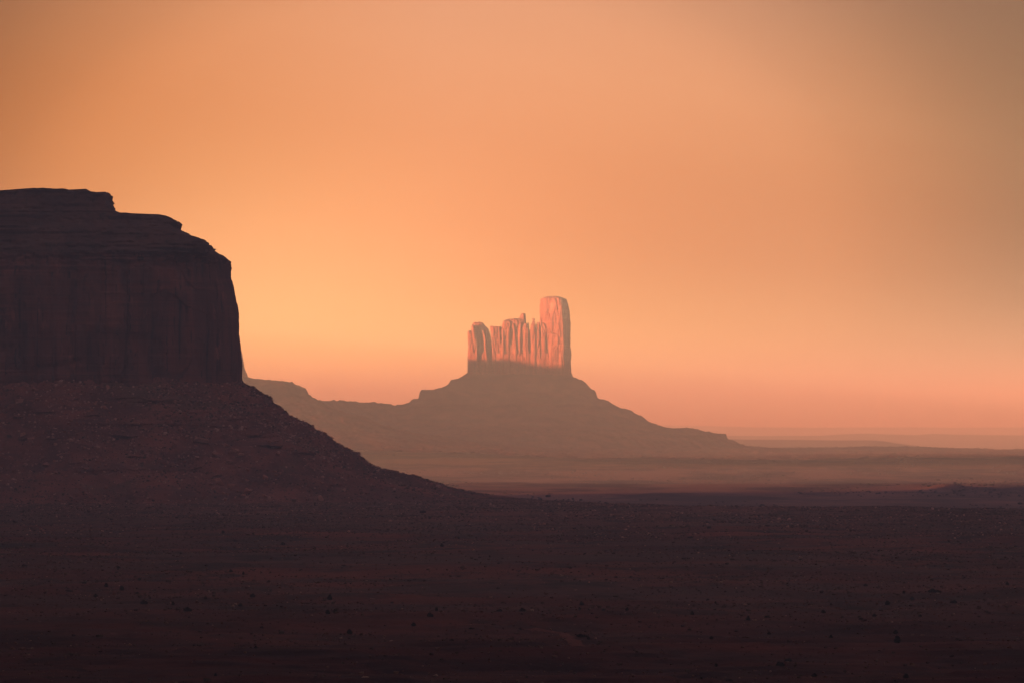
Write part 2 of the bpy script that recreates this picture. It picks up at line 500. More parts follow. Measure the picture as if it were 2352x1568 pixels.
def build_mesa():
    Y = 4000.0
    # right-hand outline, top to foot (tracing grid)
    T = np.array([(253, 441), (256.5, 443.5), (258, 446), (258, 452), (258.5, 469), (265, 477), (274, 484), (280, 487.5), (330, 490), (392, 493.5), (400, 499), (405, 503.5), (414, 505.5), (418, 511),
                  (417, 515), (411, 521), (425, 529), (445, 539), (462, 544.5), (480, 550), (482.5, 559), (490, 564), (488.5, 568.5), (500, 576.5), (517.5, 588), (527.5, 598),
                  (529.5, 621), (530, 636), (537.5, 656), (542.5, 691), (547.5, 721), (550, 761), (553, 789), (554, 806), (554, 846), (554.5, 878), (556, 900)], float)
    py = np.concatenate([np.linspace(441, 600, 240), np.linspace(600, 900, 330)[1:]])
    pxr = np.interp(py, T[:, 1], T[:, 0])
    xr = px_x(pxr, Y) - 1.7
    z = py_z(py, 3950.0)
    back = np.interp(py, [441, 470, 487, 492, 515, 522, 548, 556, 572, 580, 600, 900], [62, 60, 52, 44, 40, 30, 20, 14, 8, 4, 0, -3])
    thA, thB = even_theta(3.6, 330, 200, 1500), even_theta(22.0, 250, 200, 1500)
    wl_ = sstep(600, 520, py)[:, None]
    th = thA[None, :] * (1 - wl_) + thB[None, :] * wl_
    cx = px_x(-120, Y)
    x, y, nx, ny = outline(th, 3.6 + 18.4 * wl_, cx, 4050.0, (xr - cx)[:, None], 420 - back[:, None], (150 - back)[:, None], (420 - back)[:, None])
    zz = np.broadcast_to(z[:, None], x.shape)
    cliff = sstep(590, 640, py)[:, None]
    sil = 1 - 0.80 * sstep(0.70, 0.98, nx)
    flute = 1 - np.abs(fbm(x / 34, y / 34, zz / 330, 61, 3)) * 2.2
    d = cliff * (flute * 11.0 - 4)
    slab = vnoise(x / 48, y / 48, zz / 150, 64)
    d = d + cliff * 9.0 * (np.floor(slab * 3) / 3)                       # great slabs that have parted from the wall
    alc = vnoise(x / 55, y / 55, zz / 42, 70)
    d = d - cliff * 5.0 * sstep(0.35, 0.65, alc)                         # alcoves
    ck = np.abs(vnoise(x / 21, y / 21, zz / 260, 63))
    d = d - cliff * 7.0 * np.clip(1 - ck / 0.10, 0, 1)                   # deep vertical cracks
    bed = vnoise(x / 160, y / 160, zz / 7, 65) + 0.6 * vnoise(x / 60, y / 60, zz / 2.6, 66)
    bed = np.sign(bed) * np.abs(bed) ** 0.6
    d = d + (1 - cliff) * (3.4 * bed + 2.5 * fbm(x / 22, y / 22, zz / 20, 67, 3)) + cliff * 1.0 * bed
    d = d * sil
    d = d + 3.2 * fbm(x / 9, y / 9, zz / np.where(cliff > 0.5, 40, 6), 62, 3) + (1 - cliff) * 2.4 * vnoise(x / 5, y / 5, zz / 3.0, 59)
    x = x + nx * d; y = y + ny * d
    # the skyline of the flat top
    S = np.array([(-400, 446), (0, 445), (20, 444.2), (23, 441), (26, 444.2), (39, 444.5), (60, 441), (82, 439.5), (105, 435.5), (120, 434.8), (150, 436.5), (172, 438.5), (180, 442), (185, 440),
                  (212, 440), (225, 442), (248, 443), (257, 446), (275, 446), (400, 446)], float)
    off = (445 - np.interp(1176 + x / K / Y, S[:, 0], S[:, 1])) * K * Y
    wtop = sstep(478, 447, py)[:, None]
    zz = zz + wtop * off + wtop * (2.2 * fbm(x / 8, y / 8, 0, 68, 3) + 2.2 * np.maximum(0, vnoise(x / 5, y / 5, 0, 58)))
    zz = zz + (1 - cliff) * 0.8 * fbm(x / 12, y / 12, zz / 12, 69, 2) * sstep(445, 470, py)[:, None]
    root = thing('mesa', (cx, 4050, 0), 'huge dark flat-topped mesa in shadow with stepped caprock and boulder-strewn slope', 'mesa')
    org = np.array([cx, 4050, 0.0])
    P = np.stack([x, y, zz], -1) - org
    nt = len(thA)

    def part(name, r0, r1, mat, cap=False):
        Q = P[r0:r1]
        V = Q.reshape(-1, 3); F = [grid_faces(len(Q), nt, True, True)]
        if cap:
            V = np.concatenate([V, [[Q[0, :, 0].mean(), Q[0, :, 1].mean(), Q[0, :, 2].mean()]]])
            c = np.arange(nt); F.append(np.stack([np.full(nt, len(V) - 1), c, (c + 1) % nt], -1))
        return link(name, mesh_from(name, V, F), mat, root)

    k_up = int(np.argmin(np.abs(py - 488)))
    k_cl = int(np.argmin(np.abs(py - 585)))
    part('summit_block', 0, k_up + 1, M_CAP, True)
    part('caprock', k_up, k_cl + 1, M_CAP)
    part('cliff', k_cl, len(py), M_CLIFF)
    # rubble slope
    TT = np.array([(540, 868), (555, 878), (574, 891), (580, 887.5), (589, 896.5), (596, 903), (622.5, 915), (626, 925), (628, 929), (649, 938), (653, 948), (682, 968), (712.5, 981), (724, 991),
                   (757.5, 1005), (761, 1011), (764, 1015), (795, 1033), (817.5, 1043), (844, 1063), (864, 1075.6), (898, 1084.6), (910, 1086), (933.6, 1093.5), (959, 1094.6), (992.6, 1108), (1029, 1119),
                   (1060, 1128), (1100, 1135), (1160, 1142.5), (1230, 1150), (1290, 1158)], float)
    dd = (TT[:, 0] - 555) * K * Y
    tz = py_z(TT[:, 1], Y)
    dl = np.concatenate([np.linspace(dd[0], 150, 330), np.linspace(150, dd[-1], 170)[1:]])
    x, y, nx, ny = outline(even_theta(3.3, 330, 200, 1500), 3.3, cx, 4050.0, px_x(555, Y) - cx + dl[:, None], 420 + dl[:, None], 150 + dl[:, None], 420 + dl[:, None])
    away = sstep(0.97, 0.75, nx)                                   # 0 on the right-hand skyline
    warp = away * 26 * fbm(x / 120, y / 120, 0, 71, 3)
    fade = sstep(0, 25, dl)[:, None]
    prof = np.interp(dl[:, None] + warp * fade, dd, tz)
    smooth = np.interp(dl[:, None] + warp * fade, [dd[0], 0, 50, 110, 150, 200, 293, dd[-1]], [130, 123, 98, 70, 45, 25, -2, -6])
    mixw = 1 - away * (0.35 + 0.5 * vnoise(x / 90, y / 90, 0, 72))
    zt = prof * mixw + smooth * (1 - mixw)
    tail = sstep(330, 230, dl)[:, None]
    gul = fbm(x / 45, y / 45, 0, 73, 4)
    rocky = np.maximum(0, fbm(x / 11, y / 11, zt / 11, 74, 3))
    zt = zt + fade * tail * ((0.25 + 0.75 * away) * 7.0 * gul + (0.5 + 0.5 * away) * 4.5 * rocky + 1.0 * fbm(x / 4, y / 4, 0, 75, 2))
    # the gully and overhanging beds cut into the right of the slope
    led = vnoise(x / 130, y / 130, zt / 9, 76)
    led = np.sign(led) * np.abs(led) ** 0.6
    x = x + nx * led * (1.5 + 4.5 * away) * fade * tail; y = y + ny * led * (1.5 + 4.5 * away) * fade * tail
    hx, hy = 1176 + x / y / K, HZ - (zt - EYE) / y / K
    for lx, ly, lw, push in ((582, 1000, 16, 7), (617, 1020, 26, 12), (283, 1000, 30, 8), (312, 1045, 22, 7), (100, 943, 26, 7), (123, 1002, 16, 7), (42, 957, 14, 7), (58, 1007, 14, 6), (600, 985, 20, 5),
                             (769, 1110, 16, 5), (390, 925, 90, 4), (470, 945, 60, 4), (330, 915, 80, 4), (210, 955, 18, 6), (700, 1040, 20, 5), (450, 1075, 16, 5), (180, 1065, 20, 5), (520, 960, 40, 4)):
        wv = 5 * vnoise(x / 20, y / 20, 0, int(lx))
        m = np.exp(-((hx - lx) / lw) ** 4) * sstep(ly - 22, ly - 3, hy + wv) * sstep(ly + 3, ly, hy + wv)
        x = x + nx * push * m; y = y + ny * push * m
    V = (np.stack([x, y, zt], -1) - org)
    link('rubble_slope', mesh_from('rubble_slope', V.reshape(-1, 3), [grid_faces(len(dl), nt, True, True)]), M_TALUS, root)
    return np.stack([x, y, zt], -1)


TALUS = build_mesa()


# ---------------------------------------------------------------- the castle butte and the butte beside it
YC = 10300.0
ZX = lambda X: (np.asarray(X, float) - 1008.2) * 0.1795           # outline grid of the castle -> metres
ZZ = lambda Yv: 459.8 - 0.1795 * np.asarray(Yv, float)


def column(name, prof, cy, b, parent, seed, n_exp=2.6, mat=None, nth=110, nz=110, rough=1.0, plan=None, lean=0.0, base=1400):
    pr = np.array(prof, float)
    if pr[-1, 0] < base: pr = np.vstack([pr, [base, pr[-1, 1] - 8, pr[-1, 2] + 8]])
    rows = np.concatenate([np.linspace(pr[0, 0], pr[0, 0] + 60, 24), np.linspace(pr[0, 0] + 60, base, nz)[1:]])
    xl, xr = ZX(np.interp(rows, pr[:, 0], pr[:, 1])), ZX(np.interp(rows, pr[:, 0], pr[:, 2]))
    z = ZZ(rows)
    hw, cx = (xr - xl) / 2, (xr + xl) / 2
    hwm = hw[len(hw) // 2]
    bb = b * np.clip(hw / max(hwm, 1e-3), 0.15, 1.12) ** 0.8
    if plan is None:
        th = even_theta(n_exp, hwm, b, nth, 3.0)
        c, s = np.cos(th), np.sin(th)
        ex = np.sign(c) * np.abs(c) ** (2 / n_exp); ey = np.sign(s) * np.abs(s) ** (2 / n_exp)
    else:
        pl = np.array(plan + plan[:1], float)
        L = np.concatenate([[0], np.cumsum(np.hypot(np.diff(pl[:, 0]), np.diff(pl[:, 1])))])
        t = np.linspace(0, L[-1], nth, endpoint=False)
        ex, ey = np.interp(t, L, pl[:, 0]), np.interp(t, L, pl[:, 1])
    x = cx[:, None] + hw[:, None] * ex[None, :]
    y = YC + cy + bb[:, None] * ey[None, :] + lean * (z - z[-1])[:, None]
    zz = np.broadcast_to(z[:, None], x.shape)
    r = np.hypot(ex, ey) + 1e-6
    nx, ny = (ex / r)[None, :], (ey / r)[None, :]
    edge = 1 - 0.6 * np.abs(nx)
    d = rough * (2.4 * fbm(x / 11, y / 11, zz / 70, seed, 3) + 1.8 * fbm(x / 4.5, y / 4.5, zz / 16, seed + 1, 3) + 2.2 * vnoise(x / 16, y / 16, zz / 26, seed + 5)) * edge
    ck = np.abs(vnoise(x / 9, y / 9, zz / 120, seed + 7)); ck2 = np.abs(vnoise(x / 5.5, y / 5.5, zz / 45, seed + 8))
    d = d - rough * edge * (4.2 * np.clip(1 - ck / 0.16, 0, 1) + 2.2 * np.clip(1 - ck2 / 0.15, 0, 1))
    d = d + rough * 0.5 * vnoise(x / 40, y / 40, zz / 3.0, seed + 2)
    low = sstep(1120, 1200, rows)[:, None]
    d = d + low * rough * (1.2 * vnoise(x / 3.2, y / 3.2, zz / 40, seed + 3) - 0.5)
    x = x + nx * d; y = y + ny * d
    zz = zz + rough * sstep(pr[0, 0] + 90, pr[0, 0], rows)[:, None] * (2.2 * fbm(x / 8, y / 8, 0, seed + 9, 3) + 1.2 * vnoise(x / 3.5, y / 3.5, 0, seed + 10))
    org = np.array(parent.location)
    V = (np.stack([x, y, zz], -1) - org)
    ntt = x.shape[1]
    top = V[0].mean(0); top[2] += 0.3
    c = np.arange(ntt)
    F = [grid_faces(len(rows), ntt, True, True), np.stack([np.full(ntt, len(rows) * ntt), c, (c + 1) % ntt], -1)]
    return link(name, mesh_from(name, np.concatenate([V.reshape(-1, 3), [top]]), F), mat or M_RED, parent)


def build_castle():
    root = thing('castle_butte', (0, YC, 0), 'pink sunlit butte of ragged spires with a tall square tower on its right', 'butte')
    tower_plan = [(-1, 0.35), (-0.97, -0.05), (-0.86, -0.5), (-0.55, -0.72), (-0.2, -0.83), (0.2, -0.97), (0.42, -1.0), (0.52, -0.9), (0.6, -0.84), (0.8, -0.5), (0.95, -0.12), (1, 0.3), (0.85, 0.8), (0.3, 1), (-0.5, 0.95)]
    column('main_tower', [(131, 1600, 1690), (135, 1570, 1715), (143, 1530, 1760), (156, 1490, 1815), (168, 1464, 1862), (182, 1450, 1872), (212, 1450, 1875), (222, 1448, 1880), (240, 1445, 1894),
                          (300, 1440, 1906), (330, 1441, 1914), (360, 1442, 1923), (450, 1447, 1922), (550, 1447, 1930), (650, 1450, 1930), (800, 1448, 1928), (930, 1450, 1936), (1000, 1448, 1942),
                          (1050, 1445, 1949), (1150, 1446, 1937), (1250, 1450, 1942), (1330, 1455, 1947), (1400, 1445, 1975)], 0, 46, root, 101, plan=tower_plan, nth=260, nz=170)
    column('tower_buttress', [(182, 1768, 1784), (240, 1762, 1790), (300, 1758, 1800), (420, 1772, 1802), (600, 1778, 1822), (900, 1798, 1826), (1250, 1812, 1842)], -38, 9, root, 111, rough=0.6)
    column('tower_buttress', [(700, 1640, 1700), (730, 1620, 1740), (800, 1600, 1770), (1000, 1590, 1775), (1200, 1580, 1790)], -38, 8, root, 113, rough=0.8, n_exp=3)
    column('tower_buttress', [(560, 1480, 1510), (640, 1462, 1540), (800, 1458, 1560), (1200, 1460, 1570)], -30, 10, root, 114, rough=0.8, n_exp=3)
    column('shoulder', [(674, 318, 372), (682, 312, 380), (700, 303, 400), (740, 310, 420), (900, 320, 430), (1100, 308, 450), (1330, 303, 470)], 4, 26, root, 121)
    column('dome', [(540, 412, 500), (545, 400, 520), (550, 392, 542), (570, 378, 565), (600, 370, 592), (640, 364, 640), (700, 362, 660), (900, 380, 692), (1100, 385, 702), (1330, 380, 722)], 6, 28, root, 125, nth=140)
    column('rib', [(585, 372, 410), (640, 368, 432), (700, 374, 442), (850, 398, 464), (1000, 428, 472), (1330, 442, 482)], -28, 14, root, 131, rough=0.7)
    column('rib', [(672, 535, 562), (720, 548, 582), (800, 562, 600), (950, 572, 610), (1100, 588, 632), (1330, 598, 652)], -28, 12, root, 134, rough=0.7)
    column('curtain_wall', [(607, 668, 770), (612, 658, 832), (640, 664, 850), (700, 675, 862), (900, 690, 872), (1100, 705, 880), (1330, 720, 900)], -3, 28, root, 137, n_exp=3.4)
    column('pillar', [(620, 690, 742), (640, 676, 756), (800, 683, 752), (1000, 692, 762), (1330, 704, 772)], -19, 16, root, 141, rough=0.8)
    column('pillar', [(625, 780, 820), (700, 776, 815), (860, 790, 822), (1000, 800, 840), (1330, 800, 850)], -19, 12, root, 144, rough=0.8)
    column('middle_block', [(484, 1010, 1120), (490, 960, 1160), (500, 905, 1185), (515, 882, 1226), (560, 858, 1230), (620, 842, 1230), (700, 836, 1236), (1000, 832, 1290), (1330, 850, 1300)], 0, 32, root, 147, n_exp=3.2, nth=170)
    column('knob', [(404, 1170, 1208), (409, 1160, 1216), (420, 1150, 1222), (450, 1130, 1230), (500, 1112, 1230), (620, 1130, 1226)], -2, 14, root, 151, base=760)
    column('boss', [(508, 895, 940), (530, 872, 985), (580, 858, 1010), (640, 860, 990), (700, 880, 960)], -24, 12, root, 153, base=760, rough=0.8)
    column('pillar', [(640, 852, 880), (680, 842, 884), (800, 848, 888), (1000, 832, 892), (1330, 840, 900)], -23, 15, root, 155, rough=0.8)
    column('pillar', [(600, 940, 985), (640, 926, 984), (800, 920, 984), (1000, 930, 982), (1330, 930, 990)], -24, 15, root, 157, rough=0.8)
    column('pillar', [(560, 1010, 1050), (600, 1006, 1062), (700, 1020, 1068), (900, 1012, 1096), (1100, 1020, 1100), (1330, 1020, 1110)], -24, 17, root, 159, rough=0.8)
    column('pillar', [(552, 1122, 1158), (620, 1110, 1164), (800, 1100, 1150), (1000, 1108, 1152), (1330, 1110, 1160)], -24, 13, root, 161, rough=0.8)
    column('pillar', [(562, 1200, 1236), (600, 1178, 1256), (640, 1166, 1268), (800, 1180, 1276), (900, 1176, 1282), (1100, 1190, 1300), (1330, 1180, 1310)], -26, 16, root, 163, rough=0.8)
    column('spire', [(541, 1248, 1276), (560, 1244, 1280), (600, 1241, 1282), (700, 1240, 1286), (900, 1240, 1292), (1330, 1235, 1296)], 4, 6, root, 165, rough=0.5)
    column('hoodoo', [(530, 1332, 1362), (560, 1318, 1372), (600, 1299, 1380), (650, 1291, 1386), (750, 1292, 1386), (900, 1306, 1386), (1330, 1310, 1392)], -36, 10, root, 167, rough=0.6)
    column('balanced_cap', [(487, 1326, 1362), (494, 1314, 1370), (503, 1324, 1369), (512, 1330, 1366), (521, 1335, 1360)], -36, 4, root, 169, rough=0.25, base=534)
    column('spire', [(544, 1394, 1444), (600, 1390, 1450), (760, 1385, 1458), (1330, 1388, 1466)], -30, 12, root, 171, rough=0.6)
    column('lower_wall', [(660, 1286, 1440), (720, 1262, 1460), (850, 1256, 1470), (1100, 1250, 1480)], -8, 17, root, 183, n_exp=4)
    column('lower_wall', [(1040, 720, 1780), (1080, 705, 1800), (1150, 695, 1850), (1330, 680, 1905)], -4, 38, root, 173, n_exp=5, nth=320)
    column('lower_wall', [(1010, 350, 690), (1060, 335, 715), (1330, 312, 745)], 0, 28, root, 177, n_exp=4, nth=140)
    return root


CASTLE = build_castle()

# the butte half hidden behind the mesa: a long wall across the light
BX, BY = -1135.0, 9180.0
PERP = np.array([LY, -LX])                                        # along its length, across the light
LIGHT = np.array([LX, LY])
B_HALF, B_THICK = 520.0, 170.0
B_TOP = 322.0


def build_far_butte():
    root = thing('far_butte', (BX, BY, 0), 'thin pink cliff edge of a hazy butte peeping out behind the dark mesa', 'butte')
    z = np.linspace(B_TOP, 190, 120)
    th = even_theta(5, B_HALF, B_THICK, 420, 1.0)
    c, s = np.cos(th), np.sin(th)
    ex = np.sign(c) * np.abs(c) ** 0.4; ey = np.sign(s) * np.abs(s) ** 0.4
    grow = np.interp(z, [190, 215, 260, 300, B_TOP], [10, 4, 0, -6, -14])
    u = (B_HALF + grow[:, None]) * ex[None, :]; v = (B_THICK + grow[:, None]) * ey[None, :]
    x = BX + u * PERP[0] + v * LIGHT[0]; y = BY + u * PERP[1] + v * LIGHT[1]
    zz = np.broadcast_to(z[:, None], x.shape).copy()
    zz = zz - 0.035 * u * sstep(215, B_TOP, zz)
    nx = (ex * PERP[0] + ey * LIGHT[0])[None, :]; ny = (ex * PERP[1] + ey * LIGHT[1])[None, :]
    d = 5 * fbm(x / 30, y / 30, zz / 160, 201, 4) + 1.5 * fbm(x / 8, y / 8, zz / 30, 203, 3)
    x = x + nx * d; y = y + ny * d
    zz = zz + sstep(B_TOP - 60, B_TOP, zz) * (30 * fbm(x / 45, y / 45, 0, 205, 4) + 9 * vnoise(x / 11, y / 11, 0, 209))
    # slide the cliff so that its right edge stands where the photograph shows it
    edge = (x / y)[(z < 250) & (z > 206)].max()
    shift = ((562.0 - 1176) * K - edge) * BY
    x = x + shift
    root.location.x += shift
    V = np.stack([x, y, zz], -1) - np.array(root.location)
    n = x.shape[1]; cc = np.arange(n)
    F = [grid_faces(len(z), n, True, True), np.stack([np.full(n, len(z) * n), cc, (cc + 1) % n], -1)]
    link('cliff', mesh_from('cliff', np.concatenate([V.reshape(-1, 3), [V[0].mean(0)]]), F), M_RED, root)
    return root, shift


FARB, SHIFT = build_far_butte()


def build_skirts():
    x = np.arange(-1900, 1500, 4.0); y = np.concatenate([np.arange(8300, 9300, 9.0), np.arange(9300, 10420, 4.0), np.arange(10420, 11800, 20.0)])
    X, Y = np.meshgrid(x, y)
    wob = 14 * fbm(X / 110, Y / 110, 0, 211, 4)
    # distance from the castle's foot
    ex = np.clip(X, px_x(1078, YC), px_x(1313, YC)); ey = np.clip(Y, YC - 42, YC + 40)
    dx, dy = X - ex, Y - ey
    dist = np.hypot(dx, dy)
    cosw = np.where(dist > 1, dx / np.maximum(dist, 1), 0)
    front = 1 - np.abs(cosw)
    dw = np.maximum(dist + wob * np.clip(front, 0, 1) * sstep(0, 60, dist), 0)
    ext = sstep(60, 900, dist) * np.clip(front, 0, 1) * 0.55                  # gentler, longer slope towards the viewer
    dw = dw * (1 - ext)
    R = np.array([(1308, 858), (1318, 867), (1340, 875), (1354, 888), (1357, 893.6), (1367.5, 900), (1373, 918.7), (1393, 924), (1403.6, 930), (1424, 940), (1445, 944.5), (1469, 954), (1493, 968.6), (1510, 976),
                  (1541, 986.4), (1592.7, 986.8), (1637, 994), (1665, 999.5), (1668, 1008), (1689, 1013), (1708, 1023.6), (1711, 1027), (1751, 1030), (1900, 1036)], float)
    Lf = np.array([(1078, 856), (1074, 857), (1056, 869), (1036, 874), (1029, 884), (992, 894.7), (968.4, 896), (966, 899), (961, 916), (952, 920.5), (940, 926), (900, 940), (850, 962), (760, 990), (650, 1024), (500, 1034)], float)
    pr = np.interp(dw, (R[:, 0] - 1313) * K * YC, py_z(R[:, 1], YC))
    pl = np.interp(dw, (1078 - Lf[::1, 0]) * K * YC, py_z(Lf[:, 1], YC))
    w = 0.5 + 0.5 * cosw
    zc = pr * w + pl * (1 - w)
    # the saddle between the two buttes
    px = 1176 + X / YC / K
    SD = np.array([(-900, 925), (560, 920), (716, 919), (735, 922), (801, 922.6), (828, 925), (855, 924), (898, 926), (906, 928), (940, 925), (980, 930), (1100, 960), (1400, 1050), (2000, 1100)], float)
    Ycr = np.interp(px, [300, 560, 960], [9600, 9900, YC])
    crest = EYE + (HZ - np.interp(1176 + X / Ycr / K, SD[:, 0], SD[:, 1])) * K * Ycr
    ds = np.abs(Ycr - Y)
    dsw = np.maximum(ds + wob * 1.5 * sstep(0, 80, ds), 0)
    zs = crest - np.interp(dsw, [0, 100, 160, 300, 330, 600, 1000, 1500, 3000], [0, 12, 30, 62, 76, 105, 128, 145, 170])
    # foot of the far butte
    bx = X - (BX + SHIFT); by = Y - BY
    u = bx * PERP[0] + by * PERP[1]; v = bx * LIGHT[0] + by * LIGHT[1]
    db = np.hypot(np.maximum(np.abs(u) - B_HALF + 45, 0), np.maximum(np.abs(v) - B_THICK + 45, 0))
    dbw = np.maximum(db + wob * 0.6 * sstep(0, 60, db), 0)
    sc = BY / 9400
    zb = np.interp(dbw, np.array([0, 20, 24, 45, 62, 125, 150, 171, 180, 200, 300, 420, 700, 1200]) * 0.95 + 5, np.array([203, 198, 192, 186, 180, 177, 168, 163, 141, 133, 95, 60, 20, -8]))
    Z = np.maximum(np.maximum(zc, zs), zb)
    beds = vnoise(X / 300, Y / 300, Z / 10, 213)
    det = 3.0 * fbm(X / 40, Y / 40, 0, 215, 4) * sstep(8, 80, np.minimum(np.minimum(dist, ds), np.maximum(db, 0))) + 3.6 * np.sign(beds) * np.abs(beds) ** 0.5 * sstep(20, 90, dist)
    rough = np.maximum(0, fbm(X / 13, Y / 13, 0, 217, 3)) * 4.6 + np.maximum(0, fbm(X / 9, Y / 9, 0, 219, 2) - 0.15) * 6.0 * sstep(40, 110, dist)
    Z = Z + det + rough
    g = -2.0
    Z = np.where(Z < -6, -6, Z)
    split = np.argmin(np.abs(x - px_x(760, YC)))
    for parent, sl in ((FARB, slice(0, split + 1)), (CASTLE, slice(split, None))):
        org = np.array(parent.location)
        V = np.stack([X[:, sl], Y[:, sl], Z[:, sl]], -1) - org
        link('rubble_slope', mesh_from('rubble_slope', V.reshape(-1, 3), [grid_faces(V.shape[0], V.shape[1])]), M_FAR_TALUS, parent)


build_skirts()


# ---------------------------------------------------------------- unseen mesas added left of and behind the view to shade mesa and plain
def build_shade_mesa(s0, s1, l0, l1, top, seed):
    cliff = top * 0.35
    z = np.concatenate([np.linspace(top, cliff, 60), np.linspace(cliff, -3, 40)[1:]])
    th = even_theta(6, (s1 - s0) / 2, (l1 - l0) / 2, 500, 1.0)
    c, s = np.cos(th), np.sin(th)
    ex = np.sign(c) * np.abs(c) ** (1 / 3); ey = np.sign(s) * np.abs(s) ** (1 / 3)
    grow = np.interp(z, [-3, cliff * 0.4, cliff, cliff + 4, top * 0.8, top], [160, 50, 4, 0, -8, -16])
    u = (s0 + s1) / 2 + ((s1 - s0) / 2 + grow[:, None] * 0.4) * ex[None, :]
    v = (l0 + l1) / 2 + ((l1 - l0) / 2 + grow[:, None]) * ey[None, :]
    x = u * PERP[0] + v * LIGHT[0]; y = u * PERP[1] + v * LIGHT[1]
    zz = np.broadcast_to(z[:, None], x.shape).copy()
    nx = (ex * PERP[0] + ey * LIGHT[0])[None, :]; ny = (ex * PERP[1] + ey * LIGHT[1])[None, :]
    d = 9 * fbm(x / 60, y / 60, zz / 200, seed, 4)
    x = x + nx * d; y = y + ny * d
    zz = zz + sstep(top - 40, top, zz) * 5 * fbm(x / 200, y / 200, 0, seed + 3, 3)
    n = x.shape[1]; cc = np.arange(n)
    V = np.stack([x, y, zz], -1)
    F = [grid_faces(len(z), n, True, True), np.stack([np.full(n, len(z) * n), cc, (cc + 1) % n], -1)]
    tag(link('hills', mesh_from('hills', np.concatenate([V.reshape(-1, 3), [V[0].mean(0)]]), F), M_CLIFF), kind='structure')  # an unseen shade mesa, not part of the distant hills


build_shade_mesa(-3570, -2300, 820, 1180, 428, 231)
build_shade_mesa(-2500, 1500, -820, -300, 436, 241)  # raised further to block sky light from the nearest ground


# ---------------------------------------------------------------- scrub, rubble, shrubs, boulders
def clump_mesh(pts, rad, hgt, name, mat, sides=5, seed=0):
    g = np.random.default_rng(seed)
    n = len(pts)
    a = np.arange(sides) * 2 * np.pi / sides
    j = lambda lo, hi, m: g.uniform(lo, hi, (n, m))
    A = a[None, :] + j(0, 1.2, 1)
    r0, r1 = rad[:, None] * j(0.6, 1.0, sides), rad[:, None] * j(0.6, 1.15, sides)
    V = np.zeros((n, 2 * sides + 1, 3))
    V[:, :sides, 0] = r0 * np.cos(A); V[:, :sides, 1] = r0 * np.sin(A); V[:, :sides, 2] = -0.25 * hgt[:, None]
    V[:, sides:2 * sides, 0] = r1 * np.cos(A + .3); V[:, sides:2 * sides, 1] = r1 * np.sin(A + .3); V[:, sides:2 * sides, 2] = hgt[:, None] * j(0.35, 0.95, sides)
    V[:, -1, 2] = hgt * g.uniform(0.8, 1.15, n); V[:, -1, 0] = rad * g.uniform(-.3, .3, n); V[:, -1, 1] = rad * g.uniform(-.3, .3, n)
    V += pts[:, None, :]
    m = 2 * sides + 1
    base = (np.arange(n) * m)[:, None]
    q, t = [], []
    for k in range(sides):
        k2 = (k + 1) % sides
        q.append(base + np.array([[k, k2, sides + k2, sides + k]])); t.append(base + np.array([[sides + k, sides + k2, 2 * sides]]))
    return mesh_from(name, V.reshape(-1, 3), [np.concatenate(q), np.concatenate(t)], smooth=False)


def scatter_plain(count, y0, y1, seed, ang=10.2):
    g = np.random.default_rng(seed)
    y = np.sqrt(g.uniform(y0 ** 2, y1 ** 2, count))
    x = y * np.tan(np.radians(g.uniform(-ang, ang, count)))
    return x, y, g


x, y, g = scatter_plain(210000, 950, 3900, 301)
dens = fbm(x / 90, y / 140, 0, 303, 4) + 0.5 * fbm(x / 400, y / 600, 0, 304, 3)
keep = dens > g.uniform(-0.7, 0.45, len(x))
x, y = x[keep], y[keep]
sz = g.gamma(3.0, 0.11, len(x)) * (0.75 + y / 4500)
P = np.stack([x, y, ground_z(x, y)], -1)
tag(link('sagebrush', clump_mesh(P, sz, sz * 0.8, 'sagebrush', M_SAGE, 4, seed=305), M_SAGE), label='low olive and straw sagebrush dotting the dark plain', cat='sagebrush', kind='stuff')

# front of the mesa's rubble slope, as seen from the overlook
tp = TALUS.reshape(-1, 3)
tp = tp[(tp[:, 1] < 4080) & (tp[:, 2] > 0.5)]
tpx = 1176 + tp[:, 0] / tp[:, 1] / K
tpy = HZ - (tp[:, 2] - EYE) / tp[:, 1] / K
vis = (tpx > -80) & (tpx < 1250)
tp, tpx, tpy = tp[vis], tpx[vis], tpy[vis]
g = np.random.default_rng(311)
# loose rubble: on the slope and over the plain at its foot
idx = g.integers(0, len(tp), 9000)
dn = fbm(tp[idx, 0] / 50, tp[idx, 1] / 50, tp[idx, 2] / 50, 313, 3)
idx = idx[dn > g.uniform(-0.5, 0.5, len(idx))]
RP = tp[idx] + np.stack([g.normal(0, 1, len(idx)), g.normal(0, 1, len(idx)), np.zeros(len(idx))], -1)
rs = g.gamma(2.2, 0.35, len(idx)) + 0.25
x, y, g2 = scatter_plain(16000, 1300, 3800, 315, 9.5)
k = fbm(x / 120, y / 200, 0, 316, 3) + 0.9 * sstep(2200, 3400, y) * sstep(700, 0, x) > g2.uniform(-0.2, 1.1, len(x))
x, y = x[k], y[k]
RP = np.concatenate([RP, np.stack([x, y, ground_z(x, y)], -1)])
rs = np.concatenate([rs, (g2.gamma(2.0, 0.22, len(x)) + 0.12) * sstep(600, 3400, y)])
tag(link('rubble', clump_mesh(RP, rs, rs * 0.9, 'rubble', M_RUBBLE, 4, seed=317), M_RUBBLE), label='small pale stones strewn over the mesa slope and plain', cat='rubble', kind='stuff')
